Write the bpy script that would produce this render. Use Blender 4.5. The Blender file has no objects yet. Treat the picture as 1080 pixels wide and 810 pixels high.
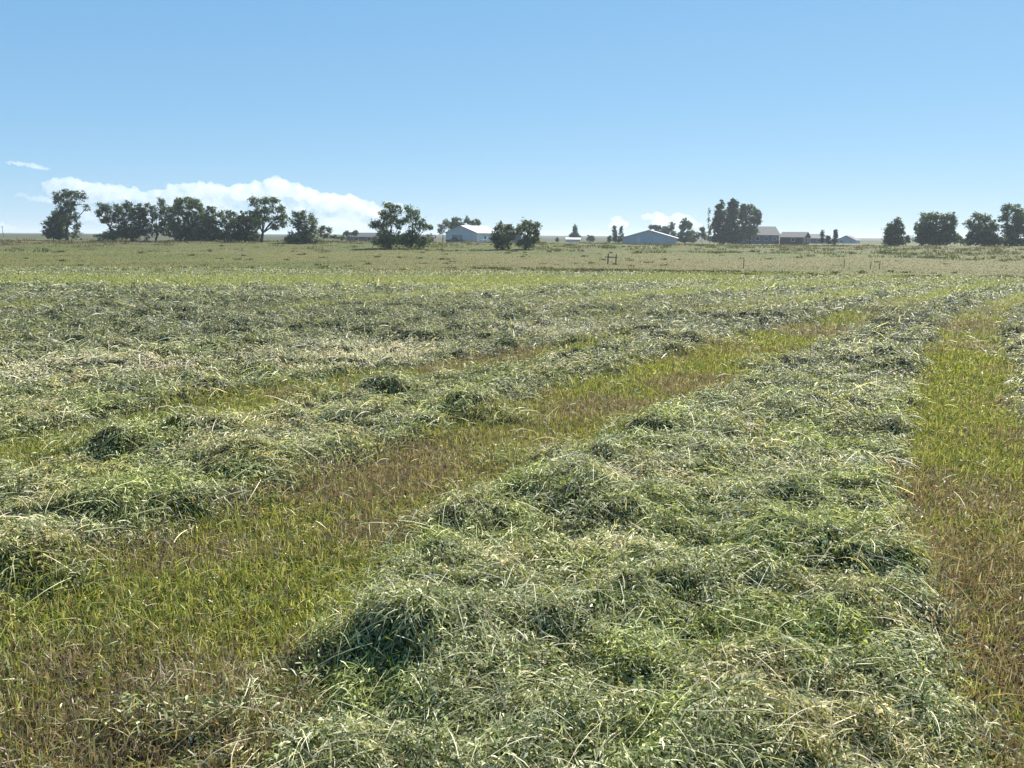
import bpy, bmesh, math, random
import numpy as np
from mathutils import Vector, Matrix

rng = np.random.default_rng(7)
random.seed(7)
C = bpy.context.scene
COL = C.collection

# ---------------------------------------------------------------- camera
F = 780.0                       # focal length in photo pixels (1080 wide)
H = 1.7
PITCH = math.atan((405 - 249) / F)
ROLL = math.radians(0.45)
cp, sp, cr, sr = math.cos(PITCH), math.sin(PITCH), math.cos(ROLL), math.sin(ROLL)
UP = np.array([0, sp, cp]); FW = np.array([0, cp, -sp]); XR = np.array([1.0, 0, 0])
AX_R = cr * XR + sr * UP
AX_U = -sr * XR + cr * UP

def ray(px, py):
    return AX_R * ((px - 540) / F) - AX_U * ((py - 405) / F) + FW

def at(px, py, Y):
    """point on the sight line of a photo pixel at distance Y in front of the camera"""
    d = ray(px, py); t = Y / d[1]
    return np.array([d[0] * t, Y, H + d[2] * t])

cam_d = bpy.data.cameras.new("camera"); cam = bpy.data.objects.new("camera", cam_d)
COL.objects.link(cam)
cam_d.sensor_width = 36; cam_d.lens = 36 * F / 1080
cam_d.clip_start = 0.05; cam_d.clip_end = 60000
M = Matrix(((AX_R[0], AX_U[0], -FW[0], 0), (AX_R[1], AX_U[1], -FW[1], 0), (AX_R[2], AX_U[2], -FW[2], H), (0, 0, 0, 1)))
cam.matrix_world = M
C.camera = cam

# ---------------------------------------------------------------- noise
def _hash(ix, iy, seed):
    h = (ix.astype(np.int64) * 374761393 + iy.astype(np.int64) * 668265263 + seed * 1442695041) & 0xFFFFFFFF
    h = ((h ^ (h >> 13)) * 1274126177) & 0xFFFFFFFF
    h = (h ^ (h >> 16)) & 0xFFFFFF
    return h.astype(np.float64) / 0xFFFFFF

def vnoise(x, y, seed=0):
    ix = np.floor(x); iy = np.floor(y)
    fx = x - ix; fy = y - iy
    fx = fx * fx * (3 - 2 * fx); fy = fy * fy * (3 - 2 * fy)
    a = _hash(ix, iy, seed); b = _hash(ix + 1, iy, seed)
    c = _hash(ix, iy + 1, seed); d = _hash(ix + 1, iy + 1, seed)
    return (a + (b - a) * fx) * (1 - fy) + (c + (d - c) * fx) * fy

def fbm(x, y, seed=0, o=3):
    s = 0; a = 0.5; t = 0
    for i in range(o):
        s = s + a * vnoise(x * 2 ** i + 17.3 * i, y * 2 ** i - 9.1 * i, seed + i); t += a; a *= 0.5
    return s / t

def sstep(a, b, x):
    t = np.clip((x - a) / (b - a), 0, 1)
    return t * t * (3 - 2 * t)

# ---------------------------------------------------------------- terrain
_ky = [-6000, 0, 12, 18, 26, 38, 52, 75, 95, 112, 125, 138, 150, 170, 210, 260, 400, 900, 1700, 2600, 6000]
_kz = [0, 0, 0, -0.06, -0.22, -0.5, -0.78, -0.95, -0.78, -0.42, -0.1, 0.22, 0.3, 0.08, -0.4, -0.5, -0.3, 0.9, 3.6, 0.0, 0.0]
_ty = np.arange(-100, 6001, 0.5)
_tz = np.interp(_ty, _ky, _kz)
_k = np.ones(17) / 17
_tzs = np.convolve(np.pad(_tz, 8, mode='edge'), _k, 'valid')

def terrain(x, y):
    x = np.asarray(x, float); y = np.asarray(y, float)
    z = np.interp(y, _ty, _tzs)
    side = sstep(40, 120, x) * sstep(95, 150, y) - 0.5 * sstep(40, 90, -x) * sstep(95, 150, y)
    z = z + side * 0.3 * (1 - sstep(300, 800, y))
    z = z - sstep(300, 1500, y) * sstep(100, 900, -x) * 3.5
    far = sstep(95, 120, y) * (1 - sstep(200, 350, y))
    z = z + far * (fbm(x / 14, y / 9, 31) - 0.5) * 0.5
    mid = sstep(30, 60, y) * (1 - sstep(150, 300, y))
    z = z + mid * (fbm(x / 6, y / 5, 32) - 0.5) * 0.12
    return z

def ground_point(px, py):
    d = ray(px, py)
    t = 0.5
    for i in range(6000):
        p = d * t
        if H + p[2] <= float(terrain(p[0], p[1])): break
        t += max(0.02, t * 0.004)
        if t > 3000: break
    return float(p[0]), float(p[1])

# ---------------------------------------------------------------- mowing pattern
def curve(pts):
    a = np.array(sorted(pts, key=lambda p: p[1])); return a[:, 1], a[:, 0]

R_L = curve([(0.75, -1), (1.0, 0.8), (1.53, 2.18), (1.73, 2.74), (2.1, 3.63), (3.09, 5.71), (4.99, 9.0), (8.43, 14.57), (13.94, 21.88), (20.2, 29.15), (30, 38)])
R_R = curve([(1.9, -1), (2.0, 0.8), (2.5, 2.18), (2.75, 2.9), (3.2, 3.7), (4.32, 6.02), (6.2, 9.05), (9.4, 14.2), (12.9, 18.84), (16.9, 23.95), (23, 31), (33, 39)])
M_L = curve([(-2.9, -1), (-2.65, 1.5), (-2.3, 3.15), (-2.0, 3.98), (-1.12, 5.35), (0.3, 7.73), (3.0, 11.71), (6.7, 16.21), (11.6, 22.76), (17.2, 30.04), (24, 38)])
M_R = curve([(-1.05, -1), (-1.0, 1.7), (-0.8, 2.3), (-0.74, 3.08), (-0.4, 4.08), (0.56, 5.64), (1.8, 7.33), (3.75, 9.95), (6.9, 14.46), (11.3, 20.65), (17.9, 28.81), (26, 38)])
L_L = curve([(-7.4, 0), (-5.2, 4.0), (-4.06, 5.65), (-3.39, 6.59), (-2.2, 8.41), (-0.1, 10.4), (2.4, 13.4)])
L_R = curve([(-6.4, 0), (-4.3, 4.0), (-3.49, 5.0), (-2.85, 5.96), (-1.8, 7.43), (-0.5, 9.08), (1.3, 10.93), (2.6, 13.2)])

def px_strip(lo, hi):
    """strip whose lower and upper image edges are given: near y(x) and far y(x)"""
    a = sorted(ground_point(*p) for p in lo); b = sorted(ground_point(*p) for p in hi)
    return np.array(a), np.array(b)

HEAD = px_strip([(0, 303), (180, 305), (350, 304), (520, 302), (700, 297), (860, 292)], [(0, 291), (200, 291), (420, 292), (600, 292), (760, 290), (900, 288)])
Q = px_strip([(270, 332), (320, 329), (400, 320), (500, 309), (600, 303)], [(270, 329), (330, 320), (420, 311), (500, 303), (600, 299)])
N = px_strip([(560, 322), (650, 318), (760, 310), (860, 303), (980, 294)], [(560, 318), (650, 311), (760, 302), (860, 297), (980, 290)])
P2 = px_strip([(600, 344), (700, 336), (800, 327), (900, 315), (980, 304)], [(600, 341), (700, 329), (800, 318), (900, 307), (980, 300)])
LB = px_strip([(-60, 330), (20, 329), (90, 326)], [(-60, 321), (20, 319), (90, 322)])
FIELD_EDGE = 52.0

def strips(x, y):
    """1 where the cut stubble is bare, 0 under the hay"""
    wob = (fbm(x / 0.7, y / 0.7, 5) - 0.5) * 0.9 * np.clip(0.5 + y / 18, 0.5, 1.4)
    m = np.zeros_like(x)
    def add(xl, xr, soft, gain=1.0):
        nonlocal m
        d = np.minimum(x - np.interp(y, *xl), np.interp(y, *xr) - x) + wob * 0.55
        m = np.maximum(m, gain * sstep(-soft, soft, d))
    add(R_L, R_R, 0.16); add(M_L, M_R, 0.24)
    ly = (1 - sstep(11.5, 13.2, y))
    d = np.minimum(x - np.interp(y, *L_L), np.interp(y, *L_R) - x) + wob * 0.6
    m = np.maximum(m, 0.95 * ly * sstep(-0.3, 0.12, d))
    for (a, b), g in ((HEAD, 1), (Q, 1), (N, 1), (P2, .9), (LB, .9)):
        d = np.minimum(y - np.interp(x, a[:, 0], a[:, 1]), np.interp(x, b[:, 0], b[:, 1]) - y)
        x0 = min(a[0, 0], b[0, 0]); x1 = max(a[-1, 0], b[-1, 0])
        d = np.minimum(d, np.minimum(x - x0, x1 - x) if a is not HEAD[0] else d) + wob * 1.1
        m = np.maximum(m, g * sstep(-0.7, 0.3, d))
    thin = sstep(14, 24, y) * sstep(0.46, 0.62, fbm(x / 6, y / 1.6, 44)) + .35 * sstep(28, 36, y)
    thin = np.clip(thin, 0, 1)
    return np.maximum(m, 0.8 * thin)

# heaps of cut grass that show in the photo: (photo x, photo y, radius m, height m)
HEAPS = [(425, 720, .33, .30), (470, 660, .24, .15), (235, 508, .42, .22), (120, 490, .45, .24), (85, 562, .36, .17), (140, 556, .36, .16),
         (5, 628, .3, .22), (500, 442, .36, .17), (398, 424, .3, .2), (700, 466, .34, .17), (490, 575, .28, .13), (250, 520, .32, .16),
         (330, 425, .3, .15), (270, 392, .36, .2), (380, 455, .34, .17), (645, 510, .3, .11), (800, 600, .4, .11), (620, 560, .35, .1),
         (815, 392, .4, .16), (560, 545, .3, .12), (20, 382, .4, .22), (345, 392, .4, .15), (230, 345, .5, .2), (270, 350, .5, .2),
         (880, 545, .35, .12), (720, 640, .4, .1), (600, 690, .35, .12), (210, 800, .24, .11), (185, 772, .18, .08), (690, 470, .3, .15),
         (870, 440, .35, .13), (480, 640, .26, .15), (525, 450, .3, .14), (560, 500, .3, .11), (930, 330, .5, .2), (740, 365, .4, .14)]
HEAPS = [(*ground_point(a, b), r, h) for a, b, r, h in HEAPS]
# paler, drier patches of hay
DRY = [(385, 380, 1.0, .75), (345, 392, .8, .4), (575, 354, 1.2, .6), (110, 396, 1.3, .3), (10, 408, .8, .25), (700, 360, 1.2, .4), (1075, 375, .5, .35), (655, 600, .25, .08)]
DRY = [(*ground_point(a, b), r, h) for a, b, r, h in DRY]

def bleached(x, y):
    s = np.zeros_like(x)
    for hx, hy, a, b in DRY:
        s = np.maximum(s, np.exp(-(((x - hx) / (a * 1.15)) ** 2 + ((y - hy) / (b * 1.5)) ** 2) ** 1.4))
    return s

def dry(x, y):
    return bleached(x, y) * (0.55 + 0.9 * fbm(x / 0.3, y / 0.3, 77)) + 0.3 * sstep(0.64, 0.82, fbm(x / 2.3, y / 1.3, 78))

def lumps(x, y):
    n1 = fbm(x / 0.5, y / 0.42, 11, 2); n2 = fbm(x / 1.5, y / 1.2, 12, 2); n3 = vnoise(x / 0.17, y / 0.15, 13); n4 = vnoise(x / 0.08, y / 0.08, 14)
    far = sstep(7, 14, y)
    z = 0.035 + (0.062 * sstep(0.48, 0.86, n1) * (0.2 + 1.1 * n2) + 0.04 * sstep(0.35, 0.8, n2)) * (1 - .55 * far) + 0.06 * n3 * n3 + 0.024 * n4
    # scattered tufts the mower left standing proud
    z = z + (0.06 + .07 * far) * sstep(0.60, 0.74, fbm(x / 0.62, y / 0.45, 15, 2))
    return z

def heaps(x, y):
    z = np.zeros_like(x)
    for hx, hy, r, h in HEAPS:
        w = 1 + 0.5 * (vnoise(x / 0.25 + hx, y / 0.25, 21) - 0.5)
        dx = (x - hx) / (r * 1.15); dy = (y - hy - 0.1) / r
        dy = np.where(dy < 0, dy * 2.1, dy * 0.8)        # steeper towards the viewer's side
        z = np.maximum(z, h * 0.54 * np.exp(-((dx * dx + dy * dy) * w) ** 1.3))
    return z

def hay_h(x, y, mask):
    inside = 1 - sstep(FIELD_EDGE - 4, FIELD_EDGE, y)
    return (lumps(x, y) * mask + heaps(x, y)) * inside

def surface(x, y, mask=None):
    if mask is None: mask = 1 - strips(x, y)
    return terrain(x, y) + hay_h(x, y, mask)

# ---------------------------------------------------------------- object helpers
def tag(o, label=None, cat=None, group=None, kind=None):
    if label: o['label'] = label
    if cat: o['category'] = cat
    if group: o['group'] = group
    if kind: o['kind'] = kind
    return o

def empty(name, loc, label, cat, group=None, rz=0):
    o = bpy.data.objects.new(name, None); COL.objects.link(o)
    o.location = [float(v) for v in loc]; o.rotation_euler = (0, 0, rz); o.empty_display_size = 0.3
    return tag(o, label, cat, group)

def mesh_obj(name, verts, faces, mat, parent=None, cols=None, smooth=False, mats=None):
    """verts (n,3), faces (m,4|3) arrays -> ONE mesh object; cols per face"""
    verts = np.ascontiguousarray(verts, np.float32); faces = np.ascontiguousarray(faces, np.int32)
    me = bpy.data.meshes.new(name); n, k = faces.shape
    me.vertices.add(len(verts)); me.vertices.foreach_set('co', verts.ravel())
    me.loops.add(n * k); me.loops.foreach_set('vertex_index', faces.ravel())
    me.polygons.add(n); me.polygons.foreach_set('loop_start', np.arange(0, n * k, k, dtype=np.int32))
    me.update(calc_edges=True)
    me.materials.append(mat)
    if cols is not None:
        c4 = np.ones((n, 4), np.float32); c4[:, :3] = cols
        a = me.attributes.new('col', 'FLOAT_COLOR', 'FACE'); a.data.foreach_set('color', c4.ravel())
    if smooth: me.polygons.foreach_set('use_smooth', np.ones(n, bool))
    o = bpy.data.objects.new(name, me); COL.objects.link(o)
    if parent: o.parent = parent
    return o

class MB:
    """collects boxes, prisms and tubes for one part"""
    def __init__(s): s.v = []; s.f = []
    def poly(s, pts, faces):
        b = len(s.v); s.v += [tuple(map(float, p)) for p in pts]; s.f += [tuple(i + b for i in f) for f in faces]
    def box(s, x0, x1, y0, y1, z0, z1):
        s.poly([(x0, y0, z0), (x1, y0, z0), (x1, y1, z0), (x0, y1, z0), (x0, y0, z1), (x1, y0, z1), (x1, y1, z1), (x0, y1, z1)],
               [(0, 3, 2, 1), (4, 5, 6, 7), (0, 1, 5, 4), (1, 2, 6, 5), (2, 3, 7, 6), (3, 0, 4, 7)])
    def prism(s, prof, y0, y1, axis='y'):
        """profile of (x,z) pairs extruded along y (or of (y,z) along x)"""
        n = len(prof)
        if axis == 'y': pts = [(a, y0, b) for a, b in prof] + [(a, y1, b) for a, b in prof]
        else: pts = [(y0, a, b) for a, b in prof] + [(y1, a, b) for a, b in prof]
        s.poly(pts, [tuple(range(n)), tuple(range(2 * n - 1, n - 1, -1))] + [(i, i + n, (i + 1) % n + n, (i + 1) % n) for i in range(n)])
    def tube(s, p, r, n=7):
        p = [Vector(q) for q in p]; rings = []
        for i, q in enumerate(p):
            d = (p[min(i + 1, len(p) - 1)] - p[max(i - 1, 0)]).normalized()
            a = d.orthogonal().normalized(); b = d.cross(a)
            rings.append([q + (a * math.cos(2 * math.pi * k / n) + b * math.sin(2 * math.pi * k / n)) * r[i] for k in range(n)])
        pts = [v for rg in rings for v in rg]; fs = []
        for i in range(len(p) - 1):
            for k in range(n):
                fs.append((i * n + k, i * n + (k + 1) % n, (i + 1) * n + (k + 1) % n, (i + 1) * n + k))
        fs.append(tuple(range(n - 1, -1, -1))); fs.append(tuple((len(p) - 1) * n + k for k in range(n)))
        s.poly(pts, fs)
    def build(s, name, mat, parent=None, bevel=0):
        me = bpy.data.meshes.new(name); me.from_pydata(s.v, [], s.f)
        bm = bmesh.new(); bm.from_mesh(me); bmesh.ops.recalc_face_normals(bm, faces=bm.faces)
        if bevel: bmesh.ops.bevel(bm, geom=list(bm.edges), offset=bevel, segments=1, affect='EDGES')
        bm.to_mesh(me); bm.free(); me.update(); me.materials.append(mat)
        o = bpy.data.objects.new(name, me); COL.objects.link(o)
        if parent: o.parent = parent
        return o

# ---------------------------------------------------------------- materials
def new_mat(name):
    m = bpy.data.materials.new(name); m.use_nodes = True
    nt = m.node_tree; nt.nodes.clear()
    out = nt.nodes.new('ShaderNodeOutputMaterial')
    return m, nt, out

def N_(nt, t, **kw):
    n = nt.nodes.new(t)
    for k, v in kw.items():
        if k in n.inputs.keys(): n.inputs[k].default_value = v
        else: setattr(n, k, v)
    return n

def blade_mat(name, transl, rough, spec, tint=(1.15, 1.2, 0.75)):
    m, nt, out = new_mat(name); L = nt.links.new
    at_ = N_(nt, 'ShaderNodeAttribute', attribute_name='col')
    p = N_(nt, 'ShaderNodeBsdfPrincipled'); p.inputs['Roughness'].default_value = rough
    p.inputs['Specular IOR Level'].default_value = spec
    L(at_.outputs['Color'], p.inputs['Base Color'])
    t = N_(nt, 'ShaderNodeBsdfTranslucent')
    mul = N_(nt, 'ShaderNodeMix', data_type='RGBA', blend_type='MULTIPLY'); mul.inputs[0].default_value = 1
    mul.inputs[7].default_value = (*tint, 1)
    L(at_.outputs['Color'], mul.inputs[6]); L(mul.outputs[2], t.inputs['Color'])
    mx = N_(nt, 'ShaderNodeMixShader'); mx.inputs[0].default_value = transl
    L(p.outputs[0], mx.inputs[1]); L(t.outputs[0], mx.inputs[2]); L(mx.outputs[0], out.inputs['Surface'])
    return m

def solid(name, col, rough=0.6, noise=0.12, scale=3.0, spec=0.4, metal=0.0, wave=None):
    """plain surface with procedural unevenness; wave=(axis, scale, depth) adds ribs or boards"""
    m, nt, out = new_mat(name); L = nt.links.new
    tc = N_(nt, 'ShaderNodeTexCoord')
    nz = N_(nt, 'ShaderNodeTexNoise'); nz.inputs['Scale'].default_value = scale; nz.inputs['Detail'].default_value = 6
    L(tc.outputs['Object'], nz.inputs['Vector'])
    rp = N_(nt, 'ShaderNodeMapRange'); rp.inputs[1].default_value = 0.3; rp.inputs[2].default_value = 0.7
    rp.inputs[3].default_value = 1 - noise; rp.inputs[4].default_value = 1 + noise
    L(nz.outputs[0], rp.inputs[0])
    mul = N_(nt, 'ShaderNodeVectorMath', operation='SCALE'); mul.inputs[0].default_value = col
    L(rp.outputs[0], mul.inputs['Scale'])
    p = N_(nt, 'ShaderNodeBsdfPrincipled'); p.inputs['Roughness'].default_value = rough
    p.inputs['Specular IOR Level'].default_value = spec; p.inputs['Metallic'].default_value = metal
    L(mul.outputs[0], p.inputs['Base Color'])
    if wave:
        w = N_(nt, 'ShaderNodeTexWave', bands_direction=wave[0]); w.inputs['Scale'].default_value = wave[1]
        L(tc.outputs['Object'], w.inputs['Vector'])
        b = N_(nt, 'ShaderNodeBump'); b.inputs['Strength'].default_value = 0.6; b.inputs['Distance'].default_value = wave[2]
        L(w.outputs['Fac'], b.inputs['Height']); L(b.outputs[0], p.inputs['Normal'])
    L(p.outputs[0], out.inputs['Surface'])
    return m

MAT_HAY = blade_mat('cut hay blades', 0.36, 0.5, 0.36, (1.16, 1.13, 0.66))
MAT_STUB = blade_mat('stubble blades', 0.36, 0.45, 0.45, (1.15, 1.1, 0.65))
MAT_PAST = blade_mat('pasture blades', 0.35, 0.6, 0.3, (1.15, 1.1, 0.6))
MAT_LEAF = blade_mat('tree leaves', 0.34, 0.5, 0.4, (1.3, 1.4, 0.6))
MAT_BARK = solid('bark', (0.07, 0.055, 0.04), 0.9, 0.4, 2)
MAT_WOOD = solid('weathered post wood', (0.13, 0.1, 0.075), 0.9, 0.4, 6)

# ground: colour of the earth, thatch and far grass carried on the vertices, broken up by noise
def ground_mat():
    m, nt, out = new_mat('field ground'); L = nt.links.new
    a = N_(nt, 'ShaderNodeAttribute', attribute_name='col')
    g = N_(nt, 'ShaderNodeNewGeometry')
    n1 = N_(nt, 'ShaderNodeTexNoise'); n1.inputs['Scale'].default_value = 22; n1.inputs['Detail'].default_value = 8
    n2 = N_(nt, 'ShaderNodeTexNoise'); n2.inputs['Scale'].default_value = 1.3; n2.inputs['Detail'].default_value = 8; n2.inputs['Roughness'].default_value = 0.7
    L(g.outputs['Position'], n1.inputs['Vector']); L(g.outputs['Position'], n2.inputs['Vector'])
    r1 = N_(nt, 'ShaderNodeMapRange'); r1.inputs[1].default_value = .3; r1.inputs[2].default_value = .7; r1.inputs[3].default_value = .55; r1.inputs[4].default_value = 1.4
    r2 = N_(nt, 'ShaderNodeMapRange'); r2.inputs[1].default_value = .3; r2.inputs[2].default_value = .7; r2.inputs[3].default_value = .72; r2.inputs[4].default_value = 1.25
    L(n1.outputs[0], r1.inputs[0]); L(n2.outputs[0], r2.inputs[0])
    mm = N_(nt, 'ShaderNodeMath', operation='MULTIPLY'); L(r1.outputs[0], mm.inputs[0]); L(r2.outputs[0], mm.inputs[1])
    v = N_(nt, 'ShaderNodeVectorMath', operation='SCALE'); L(a.outputs['Color'], v.inputs[0]); L(mm.outputs[0], v.inputs['Scale'])
    p = N_(nt, 'ShaderNodeBsdfPrincipled'); p.inputs['Roughness'].default_value = 0.9; p.inputs['Specular IOR Level'].default_value = 0.15
    L(v.outputs[0], p.inputs['Base Color'])
    b = N_(nt, 'ShaderNodeBump'); b.inputs['Strength'].default_value = 0.8; b.inputs['Distance'].default_value = 0.03
    L(n1.outputs[0], b.inputs['Height']); L(b.outputs[0], p.inputs['Normal'])
    L(p.outputs[0], out.inputs['Surface'])
    return m

# ---------------------------------------------------------------- colours of the land
def mixc(a, b, t):
    return a * (1 - t[:, None]) + b * t[:, None]
A = lambda *c: np.array(c, float)

def brownness(x, y):
    """where the stubble has turned reddish brown"""
    n = fbm(x / 1.1 + 3, y / 0.8, 61, 3)
    b = sstep(0.45, 0.60, n)
    for px, py, a, c, g in BROWN: b = np.clip(b + g * np.exp(-(((x - px) / a) ** 2 + ((y - py) / c) ** 2)), 0, 1)
    return b
BROWN = [(*ground_point(1000, 580), .7, .45, .9), (*ground_point(1040, 790), .6, .35, .8), (*ground_point(200, 590), .9, .3, .8), (*ground_point(290, 645), .6, .25, -.7), (*ground_point(80, 720), .6, .4, .7),
         (*ground_point(1000, 470), .8, 1.1, -.9), (*ground_point(1030, 410), .8, 1.0, -.8), (*ground_point(320, 620), .7, .35, -.7), (*ground_point(420, 520), .8, .6, .5), (*ground_point(600, 440), .9, .9, .5),
         (*ground_point(500, 480), .9, .7, .5), (*ground_point(50, 790), .5, .25, .5), (*ground_point(760, 370), 2, 2, -.6), (*ground_point(1020, 370), 1.5, 2, -.5)]

def land_col(x, y):
    n = fbm(x / 9, y / 6, 51); n2 = fbm(x / 2.2, y / 1.4, 52)
    past = mixc(A(.25, .235, .095), A(.185, .21, .07), sstep(0.38, 0.62, n))
    past = mixc(past, A(.27, .23, .115), 0.6 * sstep(0.5, 0.7, n2))
    # the flat beside the mown field is browner in the middle of the view
    br = sstep(56, 66, y) * (1 - sstep(88, 104, y)) * sstep(-25, 10, x)
    past = mixc(past, A(.27, .215, .11), 0.6 * br * (0.5 + 0.5 * n2))
    gr = sstep(100, 118, y) * (1 - sstep(180, 260, y))
    past = mixc(past, mixc(A(.17, .2, .07), A(.22, .2, .1), sstep(.4, .6, n2)), 0.8 * gr)
    bank = gr * sstep(40, 75, -x) * sstep(118, 132, y)
    past = mixc(past, A(.23, .18, .115), 0.75 * bank)
    farc = mixc(A(.13, .16, .06), A(.19, .18, .085), sstep(.35, .65, fbm(x / 120, y / 90, 53)))
    past = mixc(past, farc, sstep(200, 330, y))
    return past * A(.50, .52, .38) * (1 - .4 * sstep(230, 420, y))[:, None]

# ---------------------------------------------------------------- ground sheet
def build_ground():
    rs = [0.25]
    while rs[-1] < 58: rs.append(rs[-1] * (1.0085 if rs[-1] > 1.3 else 1.15))
    while rs[-1] < 260: rs.append(rs[-1] * 1.014)
    while rs[-1] < 5600: rs.append(rs[-1] * 1.06)
    rs = np.array(rs)
    th = np.concatenate([np.arange(-52, 52, 0.26), np.arange(52, 308, 4.0)])
    th = np.radians(th)
    R, T = np.meshgrid(rs, th, indexing='ij')
    x = (R * np.sin(T)).ravel(); y = (R * np.cos(T)).ravel()
    st = np.where(y < FIELD_EDGE + 2, strips(x, y), 1.0)
    mask = 1 - st
    z = terrain(x, y) + np.where((R.ravel() < 60), hay_h(x, y, mask), 0)
    nr, nt_ = R.shape
    i = np.arange(nr - 1)[:, None] * nt_; j = np.arange(nt_)[None, :]; j2 = (j + 1) % nt_
    f = np.stack([i + j, i + nt_ + j, i + nt_ + j2, i + j2], -1).reshape(-1, 4)
    v = np.stack([x, y, z], -1)
    c0 = len(v); v = np.vstack([v, [[0, 0, 0]]])
    # colours
    infield = 1 - sstep(FIELD_EDGE - 3, FIELD_EDGE + 2, y + (fbm(x / 3, y / 3, 9) - .5) * 3)
    thatch = mixc(A(.10, .105, .045), A(.115, .085, .055), brownness(x, y))
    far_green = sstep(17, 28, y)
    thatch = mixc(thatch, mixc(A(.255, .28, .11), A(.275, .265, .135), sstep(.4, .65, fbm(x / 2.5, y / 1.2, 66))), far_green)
    hay = mixc(A(.036, .042, .018), A(.11, .125, .06), sstep(8, 30, y))  # ground under the hay darkened in colour to deepen shade in the gaps
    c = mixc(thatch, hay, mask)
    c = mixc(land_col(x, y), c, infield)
    c = np.vstack([c, [[.1, .1, .05]]])
    tri = np.stack([np.full(nt_, c0), np.arange(nt_), (np.arange(nt_) + 1) % nt_], -1)
    me = bpy.data.meshes.new('ground')
    nq, ntri = len(f), len(tri)
    me.vertices.add(len(v)); me.vertices.foreach_set('co', v.astype(np.float32).ravel())
    li = np.concatenate([f.ravel(), tri.ravel()]).astype(np.int32)
    ls = np.concatenate([np.arange(nq) * 4, nq * 4 + np.arange(ntri) * 3]).astype(np.int32)
    me.loops.add(len(li)); me.loops.foreach_set('vertex_index', li)
    me.polygons.add(nq + ntri); me.polygons.foreach_set('loop_start', ls)
    me.update(calc_edges=True); me.polygons.foreach_set('use_smooth', np.ones(nq + ntri, bool))
    bm = bmesh.new(); bm.from_mesh(me); bmesh.ops.recalc_face_normals(bm, faces=bm.faces)
    if bm.faces[0].normal.z < 0: bmesh.ops.reverse_faces(bm, faces=bm.faces)
    bm.to_mesh(me); bm.free()
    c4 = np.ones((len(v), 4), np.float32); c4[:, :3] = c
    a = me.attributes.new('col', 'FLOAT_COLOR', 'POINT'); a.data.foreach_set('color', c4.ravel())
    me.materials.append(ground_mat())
    o = bpy.data.objects.new('ground', me); COL.objects.link(o)
    tag(o, 'wide mown field and pasture running out to the flat horizon', 'ground', kind='structure')
build_ground()

# ---------------------------------------------------------------- grass blades
def blades(P0, P1, P2, W, roll_up, K, taper):
    """curved tapering strips through three points each"""
    n = len(P0)
    t = np.linspace(0, 1, K + 1)[None, :, None]
    S = P0[:, None] * (1 - t) ** 2 + 2 * P1[:, None] * t * (1 - t) + P2[:, None] * t ** 2
    ax = P2 - P0; ax /= np.linalg.norm(ax, axis=1)[:, None] + 1e-9
    side = np.cross(ax, roll_up); side /= np.linalg.norm(side, axis=1)[:, None] + 1e-9
    w = 0.5 * W[:, None] * np.array(taper)[None, :]
    V = np.stack([S - side[:, None] * w[..., None], S + side[:, None] * w[..., None]], 2)   # n,K+1,2,3
    V = V.reshape(-1, 3)
    b = (np.arange(n) * (K + 1) * 2)[:, None] + (np.arange(K) * 2)[None, :]
    Fc = np.stack([b, b + 1, b + 3, b + 2], -1).reshape(-1, 4)
    return V, Fc

class Heap:
    def __init__(s): s.V = []; s.F = []; s.C = []; s.n = 0
    def add(s, VF, col, K):
        V, Fc = VF; s.V.append(V.astype(np.float32)); s.F.append((Fc + s.n).astype(np.int32)); s.C.append(np.repeat(col, K, 0).astype(np.float32)); s.n += len(V)
    def build(s, name, mat): return mesh_obj(name, np.concatenate(s.V), np.concatenate(s.F), mat, cols=np.concatenate(s.C))

def scatter(n, r0, r1, p, half):
    """n points with density falling as r^-p between r0 and r1 within +-half degrees of straight ahead"""
    u = rng.random(n); k = 2 - p
    r = (r0 ** k + u * (r1 ** k - r0 ** k)) ** (1 / k)
    a = np.radians(rng.uniform(-half, half, n))
    return r * np.sin(a), r * np.cos(a), r

def slope(x, y, e=0.05):
    z = surface(x, y)
    return z, (surface(x + e, y) - z) / e, (surface(x, y + e) - z) / e

def pick(n, cols, probs):
    i = rng.choice(len(cols), n, p=np.array(probs) / sum(probs)); return np.array(cols, float)[i], i

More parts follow.
